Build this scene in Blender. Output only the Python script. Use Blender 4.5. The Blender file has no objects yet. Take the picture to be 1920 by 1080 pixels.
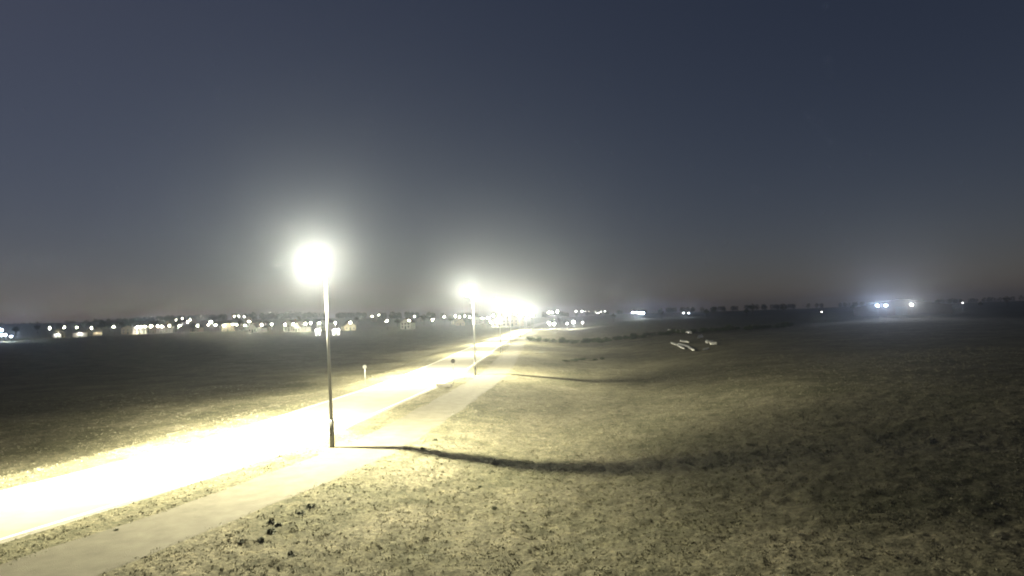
import bpy, bmesh, math, random
from mathutils import Vector, Matrix, noise

random.seed(7)
scene = bpy.context.scene
COL = scene.collection

# ------------------------------------------------------------------ camera
CAM_H = 5.25
F_PX = 1186.0                        # focal length in pixels of a 1920 px wide picture
PITCH = math.radians(2.8)
ROLL = math.radians(2.0)
f_ = Vector((0, math.cos(PITCH), math.sin(PITCH)))
u0 = Vector((0, -math.sin(PITCH), math.cos(PITCH)))
r0 = Vector((1, 0, 0))
r_ = r0 * math.cos(ROLL) - u0 * math.sin(ROLL)
u_ = r0 * math.sin(ROLL) + u0 * math.cos(ROLL)
cam_data = bpy.data.cameras.new('camera')
cam_data.sensor_width = 36.0
cam_data.lens = 36.0 * F_PX / 1920.0
cam_data.clip_start = 0.1
cam_data.clip_end = 9000
cam = bpy.data.objects.new('camera', cam_data)
COL.objects.link(cam)
m = Matrix.Identity(4)
for i in range(3):
    m[i][0] = r_[i]; m[i][1] = u_[i]; m[i][2] = -f_[i]
m[0][3], m[1][3], m[2][3] = 0.0, 0.0, CAM_H
cam.matrix_world = m
scene.camera = cam

def aim(px, py):
    """bearing X/Y and slope Z/Y of a picture point, to find where a thing stands"""
    d = r_ * ((px - 960) / F_PX) - u_ * ((py - 540) / F_PX) + f_
    return d.x / d.y, d.z / d.y

# ------------------------------------------------------------------ night sky
world = bpy.data.worlds.new('World')
scene.world = world
world.use_nodes = True
nt = world.node_tree
for n in list(nt.nodes): nt.nodes.remove(n)
sky = nt.nodes.new('ShaderNodeTexSky')
sky.sky_type = 'NISHITA'
sky.sun_disc = False
sky.sun_elevation = math.radians(44.0)
sky.sun_rotation = math.radians(-58)
sky.altitude = 50
sky.air_density = 1.0
sky.dust_density = 0.3
sky.ozone_density = 1.5
bg = nt.nodes.new('ShaderNodeBackground')
bg.inputs['Strength'].default_value = 0.0128
wo = nt.nodes.new('ShaderNodeOutputWorld')
tint = nt.nodes.new('ShaderNodeMix'); tint.data_type = 'RGBA'; tint.blend_type = 'MULTIPLY'   # colour cast of the moonlit sky
tint.inputs['Factor'].default_value = 1.0
tint.inputs['B'].default_value = (1.16, 0.96, 0.98, 1)
nt.links.new(sky.outputs[0], tint.inputs['A'])
nt.links.new(tint.outputs['Result'], bg.inputs[0])
nt.links.new(bg.outputs[0], wo.inputs[0])

vs = scene.view_settings
vs.view_transform = 'Standard'
vs.look = 'None'
vs.exposure = 0.0
vs.gamma = 1.0
vs.use_curve_mapping = False
cy = scene.cycles
cy.use_denoising = True
cy.max_bounces = 3
cy.diffuse_bounces = 1
cy.glossy_bounces = 1
cy.transmission_bounces = 2
cy.transparent_max_bounces = 4
cy.volume_bounces = 0
cy.sample_clamp_indirect = 1.0
cy.sample_clamp_direct = 400.0
cy.filter_width = 2.0
cy.use_light_tree = True

LAMP_COL = (1.0, 0.93, 0.63)
LAMP_I = 2900.0                       # candela-like strength of a road lamp
HAZE = 0.00035

# ------------------------------------------------------------------ helpers
def sstep(a, b, x):
    t = max(0.0, min(1.0, (x - a) / (b - a)))
    return t * t * (3 - 2 * t)

def interp(pts, x):
    if x <= pts[0][0]:
        (x0, y0), (x1, y1) = pts[0], pts[1]
    elif x >= pts[-1][0]:
        (x0, y0), (x1, y1) = pts[-2], pts[-1]
    else:
        for k in range(len(pts) - 1):
            if pts[k][0] <= x <= pts[k + 1][0]:
                (x0, y0), (x1, y1) = pts[k], pts[k + 1]
                break
    return y0 + (y1 - y0) * (x - x0) / (x1 - x0)

LINE_RAW = [(-40, -34), (0, -18.2), (8, -15.0), (16.5, -11.7), (20, -10.4), (27.7, -7.85), (40, -6.2), (52, -4.7),
            (61.5, -3.75), (100, -2.1), (138, -0.7), (176, 1.8), (214, 4.5), (252, 7.0), (330, 12), (450, 22),
            (700, 45)]
def _smooth_line():
    out = []
    for i in range(-40, 701, 2):
        w = 1.5 + 0.05 * max(0, i)
        s = sum(interp(LINE_RAW, i + w * k / 4.0) for k in range(-4, 5)) / 9.0
        out.append(s)
    return out
_LINE = _smooth_line()
def pole_x(y):
    t = (y + 40) / 2.0
    if t < 0: return _LINE[0] + (_LINE[1] - _LINE[0]) * t
    k = int(t)
    if k >= len(_LINE) - 1:
        return _LINE[-1] + (_LINE[-1] - _LINE[-2]) * (t - len(_LINE) + 1)
    return _LINE[k] + (_LINE[k + 1] - _LINE[k]) * (t - k)
def lane_frame(y):
    """point on the lamp line, unit vector along the road, unit vector to the right of it"""
    a, b = pole_x(y - 1), pole_x(y + 1)
    t = Vector((b - a, 2.0, 0)).normalized()
    return Vector((pole_x(y), y, 0)), t, Vector((t.y, -t.x, 0))

PROFILE = [(-200, -0.35), (-60, -0.55), (-24, -0.8), (-13.5, -0.7), (-11.2, -0.25), (-9.4, -0.03), (-7.6, -0.03), (0, -0.03), (3.4, -0.03),
           (4.6, -0.2), (8.5, -0.68), (12, -0.72), (16, -0.3), (21, 0.35), (28, 0.85), (40, 1.3), (60, 1.5), (200, 0.6)]
def flat_mask(v):
    return 1.0 - sstep(-11.0, -8.6, v) * (1.0 - sstep(3.3, 4.6, v))
def hill(x, y):
    r = math.hypot(x, y)
    if y <= 10: return 0.0
    a = x / y
    left = 1.0 - sstep(-0.50, 0.16, a)
    z = 3.3 * sstep(300, 560, r) * (0.25 + 0.75 * left)
    z += 22.0 * sstep(620, 1250, r) * (0.22 + 0.78 * left) * (0.85 + 0.35 * noise.noise(Vector((x / 260, y / 260, 3))))
    return z
def height(x, y, fine=True):
    dxdy = (pole_x(y + 1) - pole_x(y - 1)) / 2.0
    v = (x - pole_x(y)) / math.sqrt(1 + dxdy * dxdy)
    deep = 1.0
    if v > 3.4:
        k = max(0.0, min(2.0, (y - 27) / 33.0))
        v2 = 3.4 + (v - 3.4) / (1 + 0.5 * k); deep = 1 + 0.35 * k
    else: v2 = v
    z = interp(PROFILE, max(-200, min(200, v2)))
    if z < 0 and v > 3.4: z *= deep
    fm = flat_mask(v)
    r = math.hypot(x, y)
    z += fm * 0.045 * noise.noise(Vector((x / 9, y / 9, 0)))
    if r > 60: z += fm * 0.25 * sstep(60, 150, r) * noise.noise(Vector((x / 40, y / 40, 5)))
    if fine and r < 70:
        k = 1 - sstep(35, 70, r)
        side = 0.35 + 0.65 * fm
        strip = 1.0
        if -8.2 < v < -0.9 or 0.0 < v < 3.6: strip = 0.0
        z += k * strip * side * (0.060 * noise.noise(Vector((x * 1.9, y * 1.9, 1))) + 0.045 * noise.noise(Vector((x * 4.7, y * 4.7, 2))))
    return z + hill(x, y)

# ------------------------------------------------------------------ materials
def mat(name, base=(0.2, 0.2, 0.2), rough=0.85, metal=0.0, var=None, scale=3.0, bump=0.0, bump_scale=40.0, emit=None, emit_s=0.0, spec=0.3):
    mt = bpy.data.materials.new(name)
    mt.use_nodes = True
    t = mt.node_tree
    b = t.nodes['Principled BSDF']
    b.inputs['Base Color'].default_value = (*base, 1)
    b.inputs['Roughness'].default_value = rough
    b.inputs['Metallic'].default_value = metal
    b.inputs['Specular IOR Level'].default_value = spec
    if emit:
        b.inputs['Emission Color'].default_value = (*emit, 1)
        b.inputs['Emission Strength'].default_value = emit_s
    if var or bump:
        tc = t.nodes.new('ShaderNodeTexCoord')
        if var:
            nz = t.nodes.new('ShaderNodeTexNoise')
            nz.inputs['Scale'].default_value = scale
            nz.inputs['Detail'].default_value = 6
            nz.inputs['Roughness'].default_value = 0.65
            t.links.new(tc.outputs['Object'], nz.inputs['Vector'])
            cr = t.nodes.new('ShaderNodeValToRGB')
            cr.color_ramp.elements[0].position = 0.32
            cr.color_ramp.elements[1].position = 0.70
            cr.color_ramp.elements[0].color = (*base, 1)
            cr.color_ramp.elements[1].color = (*var, 1)
            t.links.new(nz.outputs['Fac'], cr.inputs['Fac'])
            t.links.new(cr.outputs['Color'], b.inputs['Base Color'])
        if bump:
            nb = t.nodes.new('ShaderNodeTexNoise')
            nb.inputs['Scale'].default_value = bump_scale
            nb.inputs['Detail'].default_value = 5
            t.links.new(tc.outputs['Object'], nb.inputs['Vector'])
            bp = t.nodes.new('ShaderNodeBump')
            bp.inputs['Strength'].default_value = bump
            bp.inputs['Distance'].default_value = 0.05
            t.links.new(nb.outputs['Fac'], bp.inputs['Height'])
            t.links.new(bp.outputs['Normal'], b.inputs['Normal'])
    return mt

def ground_material():
    mt = bpy.data.materials.new('field_turf')
    mt.use_nodes = True
    t = mt.node_tree; L = t.links.new
    b = t.nodes['Principled BSDF']
    b.inputs['Roughness'].default_value = 0.95
    b.inputs['Specular IOR Level'].default_value = 0.1
    tc = t.nodes.new('ShaderNodeTexCoord')
    def nz(scale, detail=5, rough=0.6, dist=0.0):
        n = t.nodes.new('ShaderNodeTexNoise')
        n.inputs['Scale'].default_value = scale
        n.inputs['Detail'].default_value = detail
        n.inputs['Roughness'].default_value = rough
        n.inputs['Distortion'].default_value = dist
        L(tc.outputs['Object'], n.inputs['Vector'])
        return n
    def ramp(src, stops):
        c = t.nodes.new('ShaderNodeValToRGB')
        e = c.color_ramp.elements
        while len(e) < len(stops): e.new(0.5)
        for k, (p, col) in enumerate(stops):
            e[k].position = p; e[k].color = (*col, 1)
        L(src, c.inputs['Fac'])
        return c
    big = ramp(nz(0.22, 6, 0.62, 0.6).outputs['Fac'], [(0.34, (0.105, 0.104, 0.070)), (0.5, (0.145, 0.138, 0.098)), (0.66, (0.20, 0.186, 0.138))])
    mid = ramp(nz(1.6, 6, 0.7).outputs['Fac'], [(0.30, (0.52, 0.54, 0.52)), (0.52, (0.97, 0.97, 0.95)), (0.72, (1.32, 1.28, 1.2))])
    fin = ramp(nz(8.0, 5, 0.75).outputs['Fac'], [(0.36, (0.50, 0.51, 0.50)), (0.51, (0.96, 0.96, 0.95)), (0.66, (1.7, 1.66, 1.6))])
    def mul(a, c):
        x = t.nodes.new('ShaderNodeMix'); x.data_type = 'RGBA'; x.blend_type = 'MULTIPLY'
        x.inputs['Factor'].default_value = 1.0
        L(a, x.inputs['A']); L(c, x.inputs['B'])
        return x.outputs['Result']
    c = mul(mul(big.outputs['Color'], mid.outputs['Color']), fin.outputs['Color'])
    L(c, b.inputs['Base Color'])
    bp = t.nodes.new('ShaderNodeBump')
    bp.inputs['Strength'].default_value = 0.74
    bp.inputs['Distance'].default_value = 0.06
    L(nz(11.0, 6, 0.7).outputs['Fac'], bp.inputs['Height'])
    L(bp.outputs['Normal'], b.inputs['Normal'])
    return mt

M = {}
M['ground'] = ground_material()
M['road'] = mat('pale_worn_asphalt', (0.17, 0.162, 0.135), 0.8, var=(0.23, 0.22, 0.185), scale=0.9, bump=0.25, bump_scale=60)
M['path'] = mat('compacted_gravel_asphalt', (0.100, 0.093, 0.070), 0.9, var=(0.155, 0.145, 0.112), scale=1.4, bump=0.35, bump_scale=45)
M['line'] = mat('worn_white_road_paint', (0.55, 0.54, 0.50), 0.7, var=(0.78, 0.77, 0.72), scale=5)
M['galv'] = mat('galvanised_steel', (0.42, 0.42, 0.40), 0.55, metal=0.15, var=(0.52, 0.52, 0.50), scale=6)
M['dark_metal'] = mat('dark_grey_metal', (0.07, 0.07, 0.07), 0.5, metal=0.4, var=(0.10, 0.10, 0.10), scale=8)
M['lens'] = mat('lit_lamp_lens', (0.8, 0.8, 0.8), 0.3, emit=LAMP_COL, emit_s=1500.0)
M['lens_cool'] = mat('lit_cool_lamp_lens', (0.8, 0.8, 0.8), 0.3, emit=(0.82, 0.92, 1.0), emit_s=900.0)
M['lens_dim'] = mat('lit_small_lamp_lens', (0.8, 0.8, 0.8), 0.3, emit=(1.0, 0.95, 0.85), emit_s=10.0)
for k in ('lens', 'lens_cool', 'lens_dim'):
    M[k].cycles.emission_sampling = 'NONE'
def globe_material():
    mt = bpy.data.materials.new('lit_glare_globe'); mt.use_nodes = True
    t = mt.node_tree
    for n in list(t.nodes): t.nodes.remove(n)
    e = t.nodes.new('ShaderNodeEmission'); e.inputs[0].default_value = (*LAMP_COL, 1); e.inputs[1].default_value = 60.0
    tr = t.nodes.new('ShaderNodeBsdfTransparent'); ad = t.nodes.new('ShaderNodeAddShader'); ou = t.nodes.new('ShaderNodeOutputMaterial')
    t.links.new(e.outputs[0], ad.inputs[0]); t.links.new(tr.outputs[0], ad.inputs[1]); t.links.new(ad.outputs[0], ou.inputs[0])
    mt.cycles.emission_sampling = 'NONE'
    return mt
M['globe'] = globe_material()
M['white'] = mat('white_plastic', (0.62, 0.62, 0.60), 0.5, var=(0.74, 0.74, 0.72), scale=8)
M['sign_white'] = mat('white_sign_face', (0.74, 0.74, 0.72), 0.4, var=(0.8, 0.8, 0.78), scale=6)
M['black'] = mat('black_plastic_band', (0.03, 0.03, 0.03), 0.6, var=(0.045, 0.045, 0.045), scale=9)
M['concrete'] = mat('weathered_concrete', (0.33, 0.32, 0.29), 0.9, var=(0.45, 0.43, 0.39), scale=5, bump=0.4, bump_scale=30)
M['wall_white'] = mat('off_white_render', (0.55, 0.53, 0.49), 0.9, var=(0.64, 0.62, 0.57), scale=0.8)
M['wall_brick'] = mat('red_brown_brick', (0.20, 0.10, 0.07), 0.9, var=(0.28, 0.14, 0.10), scale=1.2)
M['wall_ochre'] = mat('sand_coloured_render', (0.38, 0.31, 0.21), 0.9, var=(0.45, 0.37, 0.26), scale=0.8)
M['timber'] = mat('dark_timber_cladding', (0.07, 0.055, 0.045), 0.85, var=(0.11, 0.085, 0.065), scale=1.5)
M['roof'] = mat('dark_roof_tiles', (0.06, 0.045, 0.04), 0.8, var=(0.10, 0.07, 0.06), scale=1.5)
M['glass'] = mat('dark_window_glass', (0.02, 0.022, 0.025), 0.1, var=(0.03, 0.032, 0.036), scale=1, spec=0.5)
M['frame'] = mat('white_window_frame', (0.6, 0.6, 0.58), 0.6, var=(0.7, 0.7, 0.68), scale=3)
M['door'] = mat('dark_green_door', (0.03, 0.06, 0.04), 0.6, var=(0.04, 0.075, 0.05), scale=3)
M['bark'] = mat('grey_brown_bark', (0.07, 0.055, 0.04), 0.95, var=(0.11, 0.09, 0.07), scale=4)
M['leaf'] = mat('dark_foliage', (0.028, 0.042, 0.018), 0.8, var=(0.06, 0.08, 0.035), scale=0.5)
M['weed'] = mat('dark_weed_leaf', (0.03, 0.036, 0.018), 0.8, var=(0.075, 0.08, 0.04), scale=9)
M['flare'] = mat('pale_flare_strip', (0.34, 0.34, 0.34), 0.35, var=(0.58, 0.58, 0.57), scale=2.0, spec=0.6)  # pale colour of the added lens flare strips

# ------------------------------------------------------------------ mesh helpers
def box(bm, c, s, rot=None):
    r = bmesh.ops.create_cube(bm, size=1.0)
    for v in r['verts']:
        v.co = Vector((v.co.x * s[0], v.co.y * s[1], v.co.z * s[2]))
        if rot is not None: v.co = rot @ v.co
        v.co += Vector(c)
    return r['verts']
def tube(bm, pts, rads, seg=12, caps=True):
    rings = []
    for i, p in enumerate(pts):
        a = pts[max(0, i - 1)]; b = pts[min(len(pts) - 1, i + 1)]
        t = (Vector(b) - Vector(a)).normalized()
        s = t.cross(Vector((0, 1, 0))) if abs(t.y) < 0.9 else t.cross(Vector((1, 0, 0)))
        s.normalize(); w = t.cross(s)
        rings.append([bm.verts.new(Vector(p) + (s * math.cos(q) + w * math.sin(q)) * rads[i])
                      for q in [2 * math.pi * k / seg for k in range(seg)]])
    for i in range(len(rings) - 1):
        for k in range(seg):
            bm.faces.new((rings[i][k], rings[i][(k + 1) % seg], rings[i + 1][(k + 1) % seg], rings[i + 1][k]))
    if caps:
        bm.faces.new(rings[0][::-1]); bm.faces.new(rings[-1])
def to_mesh(name, bm, material, smooth=False):
    bmesh.ops.recalc_face_normals(bm, faces=bm.faces)
    me = bpy.data.meshes.new(name)
    bm.to_mesh(me); bm.free()
    if material: me.materials.append(material)
    if smooth:
        for p in me.polygons: p.use_smooth = True
    return me
def link(name, me, parent=None, loc=None, rotz=None):
    o = bpy.data.objects.new(name, me)
    COL.objects.link(o)
    if parent: o.parent = parent
    if loc is not None: o.location = loc
    if rotz is not None: o.rotation_euler = (0, 0, rotz)
    return o
def thing(name, label, cat, loc, rotz=0.0, group=None):
    o = link(name, None, None, loc, rotz)
    o.empty_display_size = 0.3
    return tag(o, label, cat, group)
def tag(o, label, cat, group=None):
    o['label'] = label; o['category'] = cat
    if group: o['group'] = group
    return o
def setting(o, kind='structure'):
    o['kind'] = kind
    return o
ORD = ['first', 'second', 'third', 'fourth', 'fifth', 'sixth', 'seventh', 'eighth', 'ninth', 'tenth', 'eleventh', 'twelfth',
       'thirteenth', 'fourteenth', 'fifteenth', 'sixteenth', 'seventeenth', 'eighteenth', 'nineteenth', 'twentieth']
TENS = {2: 'twenty', 3: 'thirty', 4: 'forty', 5: 'fifty', 6: 'sixty'}
TENTH = {2: 'twentieth', 3: 'thirtieth', 4: 'fortieth', 5: 'fiftieth', 6: 'sixtieth'}
def nth(k):
    if k < 20: return ORD[k]
    n = k + 1
    return TENTH[n // 10] if n % 10 == 0 else TENS[n // 10] + '-' + ORD[n % 10 - 1]

def point_light(name, parent, loc, strength, color, radius=0.03):
    ld = bpy.data.lights.new(name, 'POINT')
    ld.energy = strength * 4 * math.pi
    ld.color = color
    ld.shadow_soft_size = radius
    o = bpy.data.objects.new(name, ld)
    COL.objects.link(o)
    o.parent = parent
    o.location = loc
    return o

def road_optics(light):
    """lantern optics: most light down onto the road and along it, less across the fields"""
    ld = light.data
    ld.use_nodes = True
    t = ld.node_tree; L = t.links.new
    e = [n for n in t.nodes if n.type == 'EMISSION'][0]
    tc = t.nodes.new('ShaderNodeTexCoord')
    sp = t.nodes.new('ShaderNodeSeparateXYZ')
    L(tc.outputs['Normal'], sp.inputs[0])
    def ramp(src, a0, a1, b0, b1):
        mr = t.nodes.new('ShaderNodeMapRange'); mr.interpolation_type = 'SMOOTHSTEP'
        for k, v in zip(('From Min', 'From Max', 'To Min', 'To Max'), (a0, a1, b0, b1)): mr.inputs[k].default_value = v
        L(src, mr.inputs['Value']); return mr.outputs['Result']
    def mul(a, b):
        q = t.nodes.new('ShaderNodeMath'); q.operation = 'MULTIPLY'; L(a, q.inputs[0]); L(b, q.inputs[1]); return q.outputs[0]
    right = ramp(sp.outputs['X'], 0.66, 0.92, 1.0, 0.06)
    left = ramp(sp.outputs['X'], -0.93, -0.74, 0.10, 1.0)
    roadside = ramp(sp.outputs['X'], -0.50, 0.02, 1.0, 0.0)
    down = ramp(sp.outputs['Z'], -0.45, -0.22, 1.0, 0.0)
    boost = t.nodes.new('ShaderNodeMath'); boost.operation = 'MULTIPLY_ADD'
    L(mul(roadside, down), boost.inputs[0]); boost.inputs[1].default_value = 2.2; boost.inputs[2].default_value = 1.0
    L(mul(mul(right, left), boost.outputs[0]), e.inputs['Strength'])

# ------------------------------------------------------------------ ground sheet
def build_ground():
    radii = [0.0]
    r = 1.5
    while r < 6: radii.append(r); r *= 1.15
    while r < 80: radii.append(r); r *= 1.0115
    while r < 320: radii.append(r); r *= 1.02
    while r < 3000: radii.append(r); r *= 1.035
    angs = []
    a = -180.0
    while a < 180 - 1e-6:
        angs.append(a)
        a += 0.28 if -52 <= a < 52 else 4.0
    na = len(angs)
    sc = [(math.sin(math.radians(q)), math.cos(math.radians(q))) for q in angs]
    verts = [(0, 0, height(0, 0))]
    for r in radii[1:]:
        for s, c in sc:
            x, y = r * s, r * c
            verts.append((x, y, height(x, y)))
    faces = []
    for k in range(na):
        faces.append((0, 1 + (k + 1) % na, 1 + k))
    for i in range(len(radii) - 2):
        o = 1 + i * na; p = o + na
        for k in range(na):
            k2 = (k + 1) % na
            faces.append((o + k, o + k2, p + k2, p + k))
    me = bpy.data.meshes.new('ground')
    me.from_pydata(verts, [], faces)
    me.materials.append(M['ground'])
    for p in me.polygons: p.use_smooth = True
    return setting(link('ground', me))
build_ground()

def strip(name, v0, v1, z, y0, y1, material, step=1.0, wob=0.0, skirt=0.06, kind='structure'):
    """a long sheet laid beside the lamp line, with a small drop at either edge"""
    bm = bmesh.new()
    rows = []
    y = y0
    while y <= y1 + 1e-6:
        c, t, n = lane_frame(y)
        w0 = v0 + wob * noise.noise(Vector((y * 0.7, 3.3, v0))) + 0.4 * wob * noise.noise(Vector((y * 3.1, 1.3, v0)))
        w1 = v1 + wob * noise.noise(Vector((y * 0.7, 8.3, v1))) + 0.4 * wob * noise.noise(Vector((y * 3.1, 2.3, v1)))
        p0, p1 = c + n * w0, c + n * w1
        h = hill(p0.x, p0.y) + 0.12 * sstep(150, 400, y)
        row = []
        if skirt: row.append(bm.verts.new((p0.x - n.x * 0.05, p0.y - n.y * 0.05, z + h - skirt)))
        for k in range(5):
            q = p0.lerp(p1, k / 4.0)
            row.append(bm.verts.new((q.x, q.y, z + h)))
        if skirt: row.append(bm.verts.new((p1.x + n.x * 0.05, p1.y + n.y * 0.05, z + h - skirt)))
        rows.append(row)
        y += step if y < 120 else step * 4
    for i in range(len(rows) - 1):
        for k in range(len(rows[i]) - 1):
            bm.faces.new((rows[i][k], rows[i][k + 1], rows[i + 1][k + 1], rows[i + 1][k]))
    o = link(name, to_mesh(name, bm, material, False))
    return setting(o, kind)

ROAD_R, ROAD_L = -1.5, -7.6
strip('road', ROAD_L, ROAD_R, -0.008, -12, 640, M['road'], wob=0.10, skirt=0.022)
strip('road_marking', ROAD_R - 0.34, ROAD_R - 0.20, -0.004, -12, 640, M['line'], skirt=0)
strip('road_marking', ROAD_L + 0.20, ROAD_L + 0.34, -0.004, -12, 640, M['line'], skirt=0)
strip('cycle_path', 0.35, 3.15, -0.018, -12, 300, M['path'], wob=0.22, skirt=0.012)

# ------------------------------------------------------------------ rough grass
def build_grass():
    rng = random.Random(3)
    verts, faces = [], []
    def tuft(x, y, size, n):
        z = height(x, y)
        for _ in range(n):
            a = rng.uniform(0, 2 * math.pi)
            h = size * rng.uniform(0.2, 0.6)
            w = size * rng.uniform(0.10, 0.22) + 0.004
            ox, oy = rng.gauss(0, size * 0.45), rng.gauss(0, size * 0.45)
            lean = rng.uniform(0.2, 0.95) * h
            bx, by = math.cos(a) * w, math.sin(a) * w
            la = rng.uniform(0, 2 * math.pi)
            i = len(verts)
            verts.append((x + ox - bx, y + oy - by, z - 0.01))
            verts.append((x + ox + bx, y + oy + by, z - 0.015))
            verts.append((x + ox + math.cos(la) * lean, y + oy + math.sin(la) * lean, z + h * 0.75))
            faces.append((i, i + 1, i + 2))
    n = 0
    while n < 46000:
        r = 6.0 * (75.0 / 6.0) ** rng.random()
        a = math.radians(rng.uniform(-50, 50))
        x, y = r * math.sin(a), r * math.cos(a)
        c, t, nn = lane_frame(y)
        v = (x - c.x) * nn.x
        if ROAD_L - 0.0 < v < ROAD_R - 0.06 or 0.5 < v < 3.0: continue
        if noise.noise(Vector((x * 0.55, y * 0.55, 9))) < rng.uniform(-0.75, 0.35): continue
        tuft(x, y, rng.uniform(0.04, 0.10) * (1 + r / 90.0), rng.randint(3, 6))
        n += 1
    me = bpy.data.meshes.new('grass')
    me.from_pydata(verts, [], faces)
    me.materials.append(mat('dry_rough_grass', (0.10, 0.098, 0.062), 0.9, var=(0.48, 0.45, 0.34), scale=7.0))
    return setting(link('grass', me), 'stuff')
build_grass()

# ------------------------------------------------------------------ street lamps along the road
POLE_H = 8.05
def lamp_meshes():
    d = {}
    bm = bmesh.new(); tube(bm, [(0, 0, 1.1), (0, 0, 4.5), (0, 0, POLE_H)], [0.075, 0.062, 0.048], 16)
    d['pole'] = to_mesh('pole', bm, M['galv'], True)
    bm = bmesh.new(); tube(bm, [(0, 0, -0.3), (0, 0, 1.08), (0, 0, 1.16)], [0.105, 0.105, 0.078], 16)
    d['pole_base'] = to_mesh('pole_base', bm, M['galv'], True)
    bm = bmesh.new(); box(bm, (0, -0.103, 0.65), (0.09, 0.014, 0.34)); 
    d['service_door'] = to_mesh('service_door', bm, M['dark_metal'])
    bm = bmesh.new(); tube(bm, [(0.02, 0, POLE_H - 0.12), (-0.03, 0, POLE_H + 0.02), (-0.14, 0, POLE_H + 0.07), (-0.30, 0, POLE_H + 0.085)], [0.034, 0.034, 0.032, 0.030], 10)
    d['arm'] = to_mesh('arm', bm, M['galv'], True)
    bm = bmesh.new(); tube(bm, [(-0.52, 0, POLE_H + 0.440), (-0.52, 0, POLE_H + 0.410), (-0.52, 0, POLE_H + 0.380)], [0.015, 0.035, 0.045], 12)
    tube(bm, [(-0.30, 0, POLE_H + 0.085), (-0.36, 0, POLE_H + 0.20), (-0.44, 0, POLE_H + 0.425), (-0.52, 0, POLE_H + 0.440)], [0.02, 0.014, 0.012, 0.012], 8)
    d['lamp_head'] = to_mesh('lamp_head', bm, M['dark_metal'])
    bm = bmesh.new()
    bmesh.ops.create_uvsphere(bm, u_segments=24, v_segments=14, radius=0.42)  # globe made oversized to stand in for the lamp's glare disc
    for v in bm.verts: v.co = Vector((v.co.x - 0.52, v.co.y, v.co.z + POLE_H - 0.03))
    d['lens'] = to_mesh('lens', bm, M['globe'], True)
    return d
LM = lamp_meshes()
def street_lamp(y, label, lean=0.0, gain=1.0):
    c, t, n = lane_frame(y)
    rz = math.atan2(n.y, n.x)
    root = thing('street_lamp', label, 'street lamp', (c.x, c.y, hill(c.x, c.y)), rz, 'lamps along the road')
    root.rotation_euler = (0, lean, rz)
    b = link('pole_base', LM['pole_base'], root); link('service_door', LM['service_door'], b)
    link('pole', LM['pole'], root); link('arm', LM['arm'], root)
    h = link('lamp_head', LM['lamp_head'], root); link('lens', LM['lens'], h)
    road_optics(point_light('lamp_light', root, (-0.52, 0, POLE_H - 0.03), LAMP_I * gain, LAMP_COL, 0.028))
    return root
street_lamp(27.7, 'nearest tall steel street lamp with blazing head, long shadow on the grass', lean=math.radians(-1.2), gain=1.15)
street_lamp(61.5, 'second steel street lamp along the road, just past the round sign', gain=1.0)
street_lamp(100, 'third steel street lamp along the road, smaller glare behind the second', gain=0.5)
street_lamp(138, 'fourth street lamp along the road, next to the dark shrub line', gain=0.75)
street_lamp(176, 'fifth street lamp along the road, in the merged glare', gain=0.75)
street_lamp(214, 'sixth street lamp along the road, in the merged glare', gain=0.75)
street_lamp(252, 'seventh street lamp along the road, far inside the glare', gain=0.75)
street_lamp(290, 'eighth and farthest street lamp along the road, rightmost of the row', gain=0.75)

# ------------------------------------------------------------------ road signs
def round_sign(x, y, rotz, label, h, r, post_mat, face_mat):
    root = thing('road_sign', label, 'road sign', (x, y, height(x, y, False)), rotz)
    bm = bmesh.new(); tube(bm, [(0, 0, -0.3), (0, 0, h + r * 0.6)], [0.032, 0.032], 10)
    link('post', to_mesh('post', bm, post_mat, True), root)
    bm = bmesh.new(); tube(bm, [(0, -0.034, h), (0, -0.044, h)], [r, r], 24)
    pl = link('sign_plate', to_mesh('sign_plate', bm, face_mat), root)
    bm = bmesh.new(); tube(bm, [(0, -0.030, h), (0, -0.040, h)], [r * 1.05, r * 1.05], 24)
    link('rim', to_mesh('rim', bm, M['dark_metal']), pl)
    bm = bmesh.new(); box(bm, (0, -0.01, h), (0.10, 0.05, 0.05))
    link('bracket', to_mesh('bracket', bm, M['dark_metal']), root)
c, t, n = lane_frame(58.5)
p = c + n * (ROAD_L - 1.6)
a, s = aim(684, 700)
round_sign(a * 57.0, 57.0, 0.15, 'thin pale post with small round head on the far roadside verge', 1.45, 0.17, M['white'], M['sign_white'])
a, s = aim(850, 700)
round_sign(a * 53.0, 53.0, 0.2, 'thin road sign with small dark round plate between road and path', 1.95, 0.17, M['galv'], M['dark_metal'])
# low concrete kerb block by the sign
a, s = aim(833, 722)
bm = bmesh.new()
box(bm, (0, 0, 0.05), (1.5, 0.22, 0.26)); bmesh.ops.bevel(bm, geom=bm.edges[:], offset=0.03, segments=2, affect='EDGES')
o = link('kerb_block', to_mesh('kerb_block', bm, M['concrete']), None, (a * 51.5, 51.5, 0.03), -0.5)
tag(o, 'low pale concrete kerb block in the verge beside the dark sign', 'kerb block')

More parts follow.
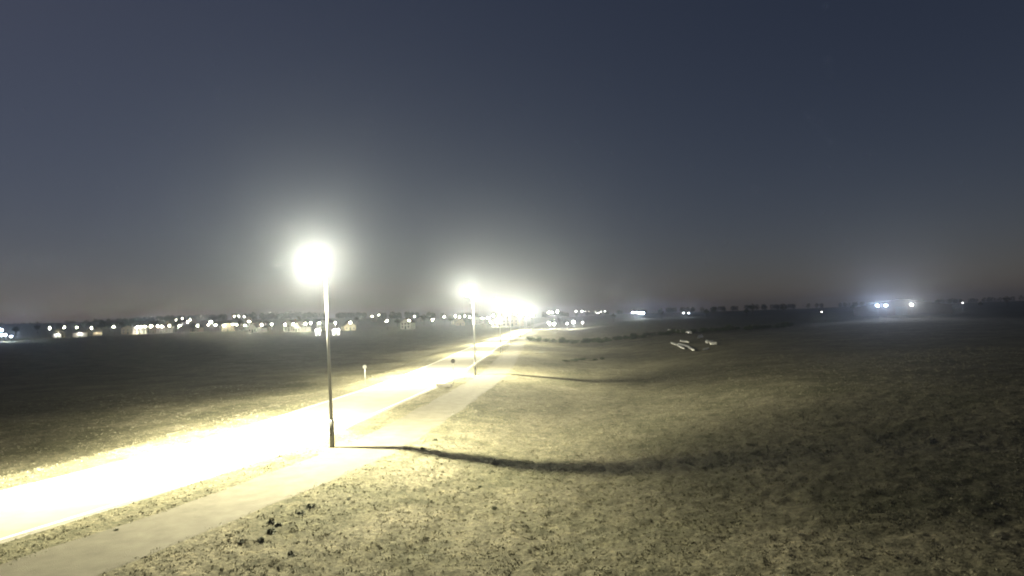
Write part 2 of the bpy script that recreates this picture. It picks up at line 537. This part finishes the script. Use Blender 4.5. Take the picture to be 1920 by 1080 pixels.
# ------------------------------------------------------------------ dark weed tufts
def weed_mesh(seed):
    rng = random.Random(seed)
    bm = bmesh.new()
    for k in range(44):
        a = rng.uniform(0, 2 * math.pi); ln = rng.uniform(0.07, 0.17); w = rng.uniform(0.018, 0.035)
        el = rng.uniform(0.2, 1.3)
        d = Vector((math.cos(a) * math.cos(el), math.sin(a) * math.cos(el), math.sin(el)))
        s = Vector((-math.sin(a), math.cos(a), 0)) * w
        b = Vector((rng.gauss(0, 0.035), rng.gauss(0, 0.035), -0.02))
        tip = b + d * ln; tip.z -= 0.02
        m1 = b + d * ln * 0.55 + Vector((0, 0, 0.015))
        v = [bm.verts.new(q) for q in (b - s * 0.4, b + s * 0.4, m1 + s, tip, m1 - s)]
        bm.faces.new(v)
    return to_mesh('weed', bm, M['weed'])
WEEDS = [weed_mesh(k) for k in range(4)]
def ground_hit(px, py):
    a, s = aim(px, py)
    y = CAM_H / max(1e-4, -s)
    for _ in range(12):
        y = (CAM_H - height(a * y, y, False)) / -s
    return a * y, y
weed_spots = [(507, 998, 1.3, 'largest dark weed clump near the path edge, lower of the cluster'),
              (522, 985, 0.9, 'small dark weed clump just above the largest one by the path'),
              (508, 980, 1.1, 'dark weed clump at the top of the cluster beside the path'),
              (561, 963, 1.1, 'dark weed clump beside the path, below the highest of its row'),
              (580, 951, 1.0, 'dark weed clump highest up the path edge in its row'),
              (490, 1013, 0.8, 'small dark weed clump below the largest clump by the path'),
              (454, 1015, 0.8, 'small dark weed clump closest to the path edge'),
              (524, 856, 0.8, 'small dark weed on the strip between road and path'),
              (218, 995, 0.6, 'tiny dark weed in the strip between road and path'),
              (792, 842, 1.2, 'dark weed clump where the pole shadow crosses the path edge'),
              (816, 826, 1.0, 'dark weed clump just above the long pole shadow'),
              (653, 936, 0.7, 'dark weed on the lit grass below the pole shadow'),
              (927, 955, 0.9, 'dark weed alone in the middle of the lit field'),
              (900, 912, 0.7, 'small dark weed on the field just under the pole shadow'),
              (545, 1038, 0.9, 'dark weed clump low on the field near the picture bottom')]
for k, (px, py, sc_, lab) in enumerate(weed_spots):
    x, y = ground_hit(px, py)
    o = link('weed', WEEDS[k % 4], None, (x, y, height(x, y)), k * 1.3)
    o.scale = (sc_, sc_, sc_ * 0.9)
    tag(o, lab, 'weed', 'dark weeds in the grass')

# ------------------------------------------------------------------ trees and shrubs
def leafy(rng, bm, centre, rad, n, size):
    for _ in range(n):
        while True:
            q = Vector((rng.uniform(-1, 1), rng.uniform(-1, 1), rng.uniform(-1, 1)))
            if 0.25 < q.length < 1: break
        p = Vector(centre) + Vector((q.x * rad[0], q.y * rad[1], q.z * rad[2]))
        a = Vector((rng.gauss(0, 1), rng.gauss(0, 1), rng.gauss(0, 1))).normalized()
        b = a.orthogonal().normalized(); s = size * rng.uniform(0.6, 1.3)
        v = [bm.verts.new(p + a * s), bm.verts.new(p + b * s * 0.6), bm.verts.new(p - a * s), bm.verts.new(p - b * s * 0.6)]
        bm.faces.new(v)
def tree_meshes(seed):
    rng = random.Random(seed)
    bt, bc = bmesh.new(), bmesh.new()
    H = rng.uniform(9, 12)
    tube(bt, [(0, 0, -0.5), (0.1, 0, H * 0.3), (0, 0.15, H * 0.75)], [0.32, 0.22, 0.08], 8)
    for k in range(7):
        a = k * 2.4 + rng.uniform(-.3, .3); z0 = H * rng.uniform(0.28, 0.6)
        e = Vector((math.cos(a) * H * 0.22, math.sin(a) * H * 0.22, z0 + H * 0.2))
        tube(bt, [(0.05, 0.05, z0), tuple(e * 0.55 + Vector((0, 0, z0 * 0.45))), tuple(e)], [0.11, 0.08, 0.03], 6)
        leafy(rng, bc, e + Vector((0, 0, 0.4)), (H * .15, H * .15, H * .12), 60, 0.38)
    leafy(rng, bc, (0, 0, H * 0.82), (H * .17, H * .17, H * .17), 110, 0.38)
    leafy(rng, bc, (0, 0, H * 0.58), (H * .26, H * .26, H * .2), 130, 0.38)
    return to_mesh('trunk', bt, M['bark'], True), to_mesh('crown', bc, M['leaf'])
TREES = [tree_meshes(100 + k) for k in range(5)]
def tree(x, y, k, label, group, sc_=1.0, rz=0.0):
    root = thing('tree', label, 'tree', (x, y, height(x, y, False)), rz, group)
    root.scale = (sc_, sc_, sc_)
    link('trunk', TREES[k % 5][0], root); link('crown', TREES[k % 5][1], root)
def shrub_mesh(seed):
    rng = random.Random(seed); bm = bmesh.new()
    for k in range(6):
        leafy(rng, bm, (rng.uniform(-.9, .9), rng.uniform(-.5, .5), rng.uniform(.25, .75)), (.7, .55, .45), 60, 0.13)
    bs = bmesh.new()
    for k in range(5):
        tube(bs, [(rng.uniform(-.2, .2), rng.uniform(-.2, .2), -0.1), (rng.uniform(-.8, .8), rng.uniform(-.5, .5), .8)], [.03, .012], 5)
    return to_mesh('foliage', bm, M['leaf']), to_mesh('stem', bs, M['bark'])
SHRUBS = [shrub_mesh(40 + k) for k in range(4)]
rng = random.Random(11)
k = 0
for x in [3.8 + 1.7 * i for i in range(38)]:
    y = 150 + 0.03 * x + rng.uniform(-2.5, 2.5)
    xx = pole_x(y) + x + rng.uniform(-.5, .5)
    root = thing('shrub', 'low dark shrub, %s from the path in the row across the field' % nth(k), 'shrub', (xx, y, height(xx, y, False)), rng.uniform(0, 6), 'shrub row across the field')
    s_ = rng.uniform(0.9, 1.5); root.scale = (s_, s_, s_ * 0.85)
    link('foliage', SHRUBS[k % 4][0], root); link('stem', SHRUBS[k % 4][1], root)
    k += 1

for k, (px, py, s_) in enumerate([(1062, 678, .5), (1078, 677, .7), (1092, 675, .6), (1112, 676, .5), (1128, 674, .55)]):
    xx, y = ground_hit(px, py)
    root = thing('shrub', 'small dark scrub clump in the mid field, %s counting away from the path' % nth(k), 'shrub', (xx, y, height(xx, y, False)), k * 1.1, 'scrub clumps in the mid field')
    root.scale = (s_, s_, s_ * 0.5)
    link('foliage', SHRUBS[k % 4][0], root); link('stem', SHRUBS[k % 4][1], root)

# ------------------------------------------------------------------ added pale strips shaped as lens flare streaks over the field
def flare(pts, w, label, seed, hump=0.18):
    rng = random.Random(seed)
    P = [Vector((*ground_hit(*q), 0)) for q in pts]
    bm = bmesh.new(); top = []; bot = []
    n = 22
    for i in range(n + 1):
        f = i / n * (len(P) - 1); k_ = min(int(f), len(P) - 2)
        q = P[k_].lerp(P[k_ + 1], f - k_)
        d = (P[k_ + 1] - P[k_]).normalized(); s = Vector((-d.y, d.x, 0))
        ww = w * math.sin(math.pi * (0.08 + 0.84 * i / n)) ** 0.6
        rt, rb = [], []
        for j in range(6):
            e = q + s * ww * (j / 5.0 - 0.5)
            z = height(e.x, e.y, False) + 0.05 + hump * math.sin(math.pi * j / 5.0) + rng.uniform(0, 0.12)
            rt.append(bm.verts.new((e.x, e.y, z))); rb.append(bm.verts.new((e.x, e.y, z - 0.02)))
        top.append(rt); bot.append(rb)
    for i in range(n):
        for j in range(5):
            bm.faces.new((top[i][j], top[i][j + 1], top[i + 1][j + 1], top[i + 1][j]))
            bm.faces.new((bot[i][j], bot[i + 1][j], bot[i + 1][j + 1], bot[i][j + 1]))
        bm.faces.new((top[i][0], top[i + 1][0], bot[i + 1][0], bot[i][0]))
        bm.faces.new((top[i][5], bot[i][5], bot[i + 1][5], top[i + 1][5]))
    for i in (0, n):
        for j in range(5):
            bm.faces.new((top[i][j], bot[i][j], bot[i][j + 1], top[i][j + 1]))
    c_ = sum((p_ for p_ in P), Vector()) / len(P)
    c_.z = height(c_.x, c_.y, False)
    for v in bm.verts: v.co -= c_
    o = link('flare_strip', to_mesh('flare_strip', bm, M['flare'], True), None, c_)
    tag(o, label, 'added flare strip', 'added lens flare strips over the dark field')
flare([(1253, 621), (1275, 622), (1297, 626)], 0.6, 'upper long pale lens flare streak over the dark field', 1, 0.5)
flare([(1258, 644), (1271, 648), (1284, 656)], 0.5, 'thin curved lens flare streak just left of the thicker lower one', 2)
flare([(1272, 646), (1288, 650), (1303, 659)], 0.5, 'thicker lower curved lens flare streak over the dark field', 6)
flare([(1276, 640), (1292, 643)], 0.4, 'short faint lens flare streak between the upper and lower streaks', 7)
flare([(1309, 635), (1317, 633)], 0.7, 'small bright lens flare fleck above the longer one', 3, 0.5)
flare([(1324, 642), (1330, 644), (1337, 643)], 0.7, 'longer bright lens flare fleck, right of the small one', 4, 0.35)
flare([(1332, 647), (1344, 647)], 0.5, 'lens flare fleck at the right end of the streaks', 8, 0.4)
flare([(1318, 658), (1329, 655)], 0.5, 'small pale lens flare fleck below the other flecks', 5)

# ------------------------------------------------------------------ houses of the village
def house_meshes(w, d, h, rh):
    out = {}
    bm = bmesh.new()
    pr = [(-w / 2, -0.5), (w / 2, -0.5), (w / 2, h), (0, h + rh), (-w / 2, h)]
    A = [bm.verts.new((x, -d / 2, z)) for x, z in pr]; B = [bm.verts.new((x, d / 2, z)) for x, z in pr]
    bm.faces.new(A); bm.faces.new(B[::-1])
    for k in range(5): bm.faces.new((A[k], B[k], B[(k + 1) % 5], A[(k + 1) % 5]))
    out['wall'] = bm
    bm = bmesh.new()
    sl = math.atan2(rh, w / 2); ln = math.hypot(rh, w / 2) + 0.5
    for s in (-1, 1):
        box(bm, (s * (w / 4 + 0.12), 0, h + rh / 2 + 0.03), (ln, d + 0.8, 0.16), Matrix.Rotation(s * sl, 3, 'Y'))
    out['roof'] = bm
    bm = bmesh.new(); box(bm, (w * 0.15, d * 0.2, h + rh + 0.1), (0.6, 0.6, 1.6)); out['chimney'] = bm
    return out
def one(name, material, fn):
    bm = bmesh.new(); fn(bm); return to_mesh(name, bm, material)
WIN = one('window', M['frame'], lambda b: box(b, (0, 0, 0), (1.2, 0.10, 1.4)))
PANE = one('pane', M['glass'], lambda b: (box(b, (-.28, -.06, 0), (.48, .03, 1.2)), box(b, (.28, -.06, 0), (.48, .03, 1.2))))
DOOR = one('door', M['door'], lambda b: box(b, (0, 0, 1.0), (1.0, 0.12, 2.1)))
HANDLE = one('handle', M['galv'], lambda b: box(b, (0.36, -0.09, 1.0), (0.10, 0.06, 0.04)))
SIZES = [(9, 8, 5.2, 2.6), (8, 10, 3.2, 3.4), (11, 8, 5.6, 2.4), (7.5, 9, 4.4, 3.0)]
HM = []
for sz in SIZES:
    HM.append({})
    for wm in ('wall_white', 'wall_brick', 'wall_ochre'):
        b = house_meshes(*sz)
        HM[-1][wm] = to_mesh('wall', b['wall'], M[wm])
        if 'roof' not in HM[-1]:
            HM[-1]['roof'] = to_mesh('roof', b['roof'], M['roof']); HM[-1]['chimney'] = to_mesh('chimney', b['chimney'], M['wall_brick'])
        else:
            b['roof'].free(); b['chimney'].free()
def house(x, y, kind, wm, rz, label, group='houses of the far village'):
    w, d, h, rh = SIZES[kind]
    root = thing('house', label, 'house', (x, y, height(x, y, False)), rz, group)
    link('wall', HM[kind][wm], root)
    rf = link('roof', HM[kind]['roof'], root); link('chimney', HM[kind]['chimney'], rf)
    rows = [1.5] if h < 4 else [1.5, 3.7]
    for zi, z in enumerate(rows):
        for xk, xx in enumerate((-w * 0.3, 0, w * 0.3)):
            if zi == 0 and xk == 1: continue
            f = link('window', WIN, root, (xx, -d / 2 - 0.03, z)); link('pane', PANE, f)
    dd = link('door', DOOR, root, (0, -d / 2 - 0.05, 0)); link('handle', HANDLE, dd)

def spread(px, py, want=8.0, lo=430.0, hi=1150.0):
    """distance at which a light seen at this picture point stands about `want` metres above the ground"""
    a, s = aim(px, py)
    best = None
    y = lo
    while y < hi:
        h = CAM_H + s * y - height(a * y, y, False)
        if 3.0 <= h and (best is None or abs(h - want) < best[0]): best = (abs(h - want), y, h)
        y += 15
    if best is None: return a * lo, lo, 6.0
    y = best[1]
    return a * y, y, best[2]

# far lamp posts ---------------------------------------------------
far_pole = {}
def far_lamp(name, px, py, label, group, I, color=(1.0, 0.96, 0.86), lens='lens', rad=0.22, D=None, want=8.0, lo=430.0):
    if D is None: x, y, h = spread(px, py, want, lo)
    else:
        a, s = aim(px, py); x, y = a * D, D
        h = CAM_H + s * D - height(x, y, False)
    h = max(1.2, h)
    root = thing(name, label, 'lamp', (x, y, height(x, y, False)), 0, group)
    bm = bmesh.new(); tube(bm, [(0, 0, -0.4), (0, 0, h + 0.3)], [0.09, 0.06], 6); link('pole', to_mesh('pole', bm, M['dark_metal']), root)
    if 'h' not in far_pole:
        far_pole['h'] = one('lamp_head', M['dark_metal'], lambda b: box(b, (0, -0.3, 0.36), (0.3, 0.8, 0.1)))
        for ln_ in ('lens', 'lens_cool', 'lens_dim'):
            b = bmesh.new(); bmesh.ops.create_icosphere(b, subdivisions=2, radius=0.45)
            for v in b.verts: v.co = Vector((v.co.x, v.co.y - 0.45, v.co.z * 0.8 + 0.08))
            far_pole[ln_] = to_mesh('lens', b, M[ln_], True)
    hd = link('lamp_head', far_pole['h'], root, (0, 0, h)); ln_ = link('lens', far_pole[lens], hd)
    if group.startswith('lone'): ln_.scale = (0.5, 0.5, 0.5)
    if I: point_light('lamp_light', root, (0, -0.95, h - 0.02), I, color, rad)
    return x, y, h

VILLAGE = [(94, 615), (121, 614), (145, 614), (172, 615), (214, 613), (258, 613), (265, 613), (272, 612), (284, 612), (296, 612), (304, 612),
           (318, 611), (330, 600), (337, 611), (342, 597), (352, 604), (357, 600), (371, 611), (391, 609), (396, 604), (404, 610), (420, 610), (437, 608),
           (440, 593), (444, 609), (448, 593), (458, 594), (460, 610), (467, 603), (491, 609), (510, 608), (535, 609), (550, 608), (573, 607), (583, 606), (599, 606), (629, 606), (657, 605),
           (698, 593), (710, 591), (726, 602), (767, 601), (777, 593), (811, 600), (833, 594), (854, 593), (862, 595), (872, 593), (881, 595),
           (904, 597), (915, 597), (925, 592), (935, 598), (920, 604)]
SMALL = {(535, 609), (698, 593), (833, 594), (396, 604), (330, 600), (854, 593), (872, 593)}
spots = []
for k, (px, py) in enumerate(VILLAGE):
    lab = 'lit far village lamp, %s of them counted from the dark edge towards the road' % nth(k)
    small = (px, py) in SMALL
    x, y, h = far_lamp('village_lamp', px, py, lab, 'lamps of the far village', 25 if small else 55, lens='lens')
    spots.append((x, y, h))
# yard lamps to the right of the road
for k, (px, py) in enumerate([(1029, 586), (1035, 586), (1045, 585), (1080, 584), (1091, 584), (1098, 584), (1104, 584), (1116, 583), (1122, 587), (1127, 584), (1134, 584)]):
    far_lamp('row_lamp', px, py, 'small lit lamp of the distant row past the road glare, %s from it' % nth(k), 'distant lamp row right of the glare', 500 if k < 3 else 100, lens='lens' if k < 3 else 'lens_dim', want=8.5)
for k, (px, py) in enumerate([(1187, 586), (1194, 586), (1200, 587), (1206, 587)]):
    far_lamp('yard_lamp', px, py, 'cool white lamp of the tight bunch in mid distance, %s from the road' % nth(k), 'tight bunch of cool lamps', 250, (0.85, 0.93, 1.0), 'lens_cool', D=470)
for k, (px, py) in enumerate([(1281, 587), (1291, 587)]):
    far_lamp('yard_lamp', px, py, 'faint bluish lamp, %s of a dim pair over the dark field' % nth(k), 'dim lamp pair', 120, (0.75, 0.9, 1.0), 'lens_dim', D=450)
for k, (px, py, big) in enumerate([(1029, 606, 1), (1039, 607, 1), (1063, 607, 0), (1075, 604, 2), (1092, 605, 0)]):
    far_lamp('bollard_lamp', px, py, ['low lamp nearest the road glare, first of a low pair', 'low lamp second of the pair by the road glare', 'faint low lamp beside the brightest low lamp', 'brightest low lamp right of the road glare', 'faint low lamp on the far side of the brightest one'][k],
             'low lamps right of the road', (100, 350, 1000)[big], lens='lens' if big else 'lens_dim', D=330)
for k, (px, py) in enumerate([(4, 619), (3, 628), (11, 628), (22, 631)]):
    far_lamp('yard_lamp', px, py, 'small bluish lamp at the dark left border, %s of four' % nth(k), 'bluish lamps at the left border', 260, (0.75, 0.88, 1.0), 'lens_cool', D=380)
far_lamp('yard_lamp', 1540, 585, 'tiny lone lamp in the dark between the field and floodlights', 'lone small lamps', 8, lens='lens_dim', D=260)
far_lamp('yard_lamp', 1804, 568, 'tiny lone white lamp beyond the bright floodlights', 'lone small lamps', 20, (0.9, 0.93, 1.0), 'lens_dim', D=300)

# floodlights ------------------------------------------------------
def floodlight(px, py, D, label, I, color, lens):
    a, s = aim(px, py); x, y = a * D, D
    z0 = height(x, y, False); h = CAM_H + s * D - z0
    rz = math.atan2(-x, y)
    root = thing('floodlight', label, 'floodlight', (x, y, z0), rz, 'farm floodlights')
    bm = bmesh.new(); tube(bm, [(0, 0.2, -0.4), (0, 0.2, h + 0.2)], [0.08, 0.06], 8); link('mast', to_mesh('mast', bm, M['dark_metal']), root)
    bm = bmesh.new(); box(bm, (0, 0, h), (0.55, 0.16, 0.42)); hd = link('lamp_head', to_mesh('lamp_head', bm, M['dark_metal']), root)
    bm = bmesh.new(); box(bm, (0, -0.09, h), (0.50, 0.02, 0.38)); link('lens', to_mesh('lens', bm, M[lens]), hd)
    ld = bpy.data.lights.new('lamp_light', 'SPOT'); ld.energy = I * 4 * math.pi; ld.color = color
    ld.spot_size = math.radians(80); ld.spot_blend = 0.2; ld.shadow_soft_size = 0.05
    o = bpy.data.objects.new('lamp_light', ld); COL.objects.link(o); o.parent = root
    o.location = (0, -0.16, h); o.rotation_euler = (math.radians(122), 0, math.pi)
floodlight(1645, 573, 215, 'cool bluish floodlight, first of the bright farm pair', 1200, (0.72, 0.88, 1.0), 'lens_cool')
floodlight(1661, 573, 215, 'white floodlight next to the bluish one of the farm pair', 1300, (0.95, 0.95, 1.0), 'lens_cool')
floodlight(1709, 571, 215, 'warm floodlight standing alone beside the farm pair', 1450, (1.0, 0.93, 0.75), 'lens')

# houses near the lamps ----------------------------------------------
rng = random.Random(5)
placed = []
WORD = {'wall_white': 'off-white', 'wall_brick': 'brick', 'wall_ochre': 'sand-coloured'}
hl = []
for i in range(0, len(spots), 2):
    x, y, h = spots[i]
    for tries in range(6):
        yy = y + rng.uniform(14, 40); xx = x * yy / y + rng.uniform(-16, 16)
        if all(math.hypot(xx - q[0], yy - q[1]) > 15 for q in placed) and all(math.hypot(xx - q[0], yy - q[1]) > 8 for q in spots): break
    else: continue
    if abs(xx - pole_x(yy) + 3) < 14: continue
    placed.append((xx, yy)); hl.append((xx / yy, xx, yy))
hl.sort()
for i, (a_, xx, yy) in enumerate(hl):
    wm = rng.choice(['wall_ochre', 'wall_white', 'wall_ochre'])
    house(xx, yy, rng.randrange(4), wm, rng.uniform(-.5, .5), '%s house of the far village, %s counting towards the road' % (WORD[wm], nth(i)))
# lit white sheds on the near side of the village
def shed(px, D, w, h, label, I):
    a, s = aim(px, 620); x, y = a * D, D
    root = thing('shed', label, 'shed', (x, y, height(x, y, False)), math.atan2(-x, y), 'lit sheds before the village')
    bm = bmesh.new(); box(bm, (0, 0, h / 2 - .2), (w, 4, h + .4)); link('wall', to_mesh('wall', bm, M['wall_white']), root)
    bm = bmesh.new(); box(bm, (0, -0.1, h + .12), (w + .5, 4.8, .2), Matrix.Rotation(0.08, 3, 'X')); link('roof', to_mesh('roof', bm, M['roof']), root)
    link('door', DOOR, root, (0, -2.04, 0))
    bm = bmesh.new(); box(bm, (0, -2.14, h * .8), (.25, .25, .18)); lm = link('wall_lamp', to_mesh('wall_lamp', bm, M['dark_metal']), root)
    bm = bmesh.new(); box(bm, (0, -2.2, h * .8 - .13), (.2, .2, .06)); link('lens', to_mesh('lens', bm, M['lens']), lm)
    point_light('lamp_light', root, (0, -2.75, h * .8 - .1), I, (1, .96, .9), 0.06)
shed(596, 345, 2.6, 3.6, 'narrow white shed with lit front, behind the nearest lamp pole to its left', 260)
shed(630, 345, 4.0, 3.4, 'wider white shed with lit front, just right of the nearest lamp pole', 260)
shed(150, 470, 9.0, 3.2, 'long pale shed with dimly lit front below the village lamps', 70)
shed(108, 470, 4.5, 3.0, 'small pale shed with lit front at the dark end of the village', 60)
# barn behind the floodlights
a, s = aim(1690, 580); bx_, by_ = a * 262, 262
root = thing('barn', 'long dark timber barn in the night behind the farm floodlights', 'barn', (bx_, by_, height(bx_, by_, False)), math.atan2(-bx_, by_))
b = house_meshes(34, 14, 3.6, 3.0)
link('wall', to_mesh('wall', b['wall'], M['timber']), root); link('roof', to_mesh('roof', b['roof'], M['roof']), root); b['chimney'].free()
bm = bmesh.new(); box(bm, (0, -7.06, 1.7), (4.2, .12, 3.6)); link('door', to_mesh('door', bm, M['dark_metal']), root)

# trees ------------------------------------------------------------
rng = random.Random(21)
tl = []
for px in [30, 70, 112, 160, 190, 205, 228, 245, 290, 330, 362, 410, 450, 500, 560, 615, 670, 745, 795, 845]:
    D = rng.uniform(610, 700); a, s = aim(px, 600); tl.append((px, a * D, D))
for px in [1000, 1012, 1060, 1150, 1240, 1325, 1338, 1400, 1412, 1470, 1600, 1760, 1840, 1890]:
    D = rng.uniform(400, 480); a, s = aim(px, 590); tl.append((px, a * D, D))
for i, (px, x, y) in enumerate(tl):
    if px < 960: lab = 'dark leafy tree behind the village lamps, %s counting towards the road' % nth(i)
    else: lab = 'dark tree on the unlit horizon right of the road, %s away from it' % nth(i - 20)
    if abs(x - pole_x(y) + 3) < 9: x += 14
    tree(x, y, i, lab, 'trees behind the village' if px < 960 else 'trees on the right horizon', rng.uniform(.8, 1.2) if px < 960 else rng.uniform(.45, .7), rng.uniform(0, 6))

# far wood on the hill ---------------------------------------------
rng = random.Random(31)
verts, faces = [], []
def blob(x, y, z, h):
    for _ in range(70):
        q = Vector((rng.gauss(0, 1), rng.gauss(0, 1), rng.gauss(0, 1))).normalized() * rng.uniform(0.5, 1.0)
        p = Vector((x + q.x * h * .42, y + q.y * h * .42, z + h * .52 + q.z * h * .5))
        a = Vector((rng.gauss(0, 1), rng.gauss(0, 1), rng.gauss(0, 1))).normalized(); b = a.orthogonal().normalized()
        s = h * rng.uniform(.08, .16); i = len(verts)
        verts.extend([tuple(p + a * s), tuple(p + b * s * .7), tuple(p - a * s), tuple(p - b * s * .7)]); faces.append((i, i + 1, i + 2, i + 3))
for _ in range(640):
    a = rng.uniform(-1.0, 1.0); D = rng.uniform(1120, 1300)
    dens = 0.9 if a < -.1 else 0.6
    if rng.random() > dens: continue
    x, y = a * D, D
    if abs(a) > .5 and math.hypot(x, y) > 1750: continue
    h = (9 + 7 * (0.5 + 0.5 * noise.noise(Vector((a * 9, 0, 0))))) * (1 if a < 0 else .75)
    blob(x, y, height(x, y, False), h)
me = bpy.data.meshes.new('treeline'); me.from_pydata(verts, [], faces); me.materials.append(M['leaf'])
o = setting(link('treeline', me), 'stuff')
o['label'] = 'dark distant wood along the hill crest behind the village'

# ------------------------------------------------------------------ night haze
hm = bpy.data.materials.new('night_haze')
hm.use_nodes = True
t = hm.node_tree
for n_ in list(t.nodes): t.nodes.remove(n_)
pv = t.nodes.new('ShaderNodeVolumePrincipled')
pv.inputs['Color'].default_value = (0.72, 0.80, 1.0, 1)
pv.inputs['Density'].default_value = HAZE
pv.inputs['Anisotropy'].default_value = 0.885
out = t.nodes.new('ShaderNodeOutputMaterial')
t.links.new(pv.outputs[0], out.inputs['Volume'])
hm.cycles.volume_sampling = 'EQUIANGULAR'
bm = bmesh.new(); box(bm, (0, 0, 25.5), (6400, 6400, 57))
o = setting(link('haze', to_mesh('haze', bm, hm)), 'stuff')
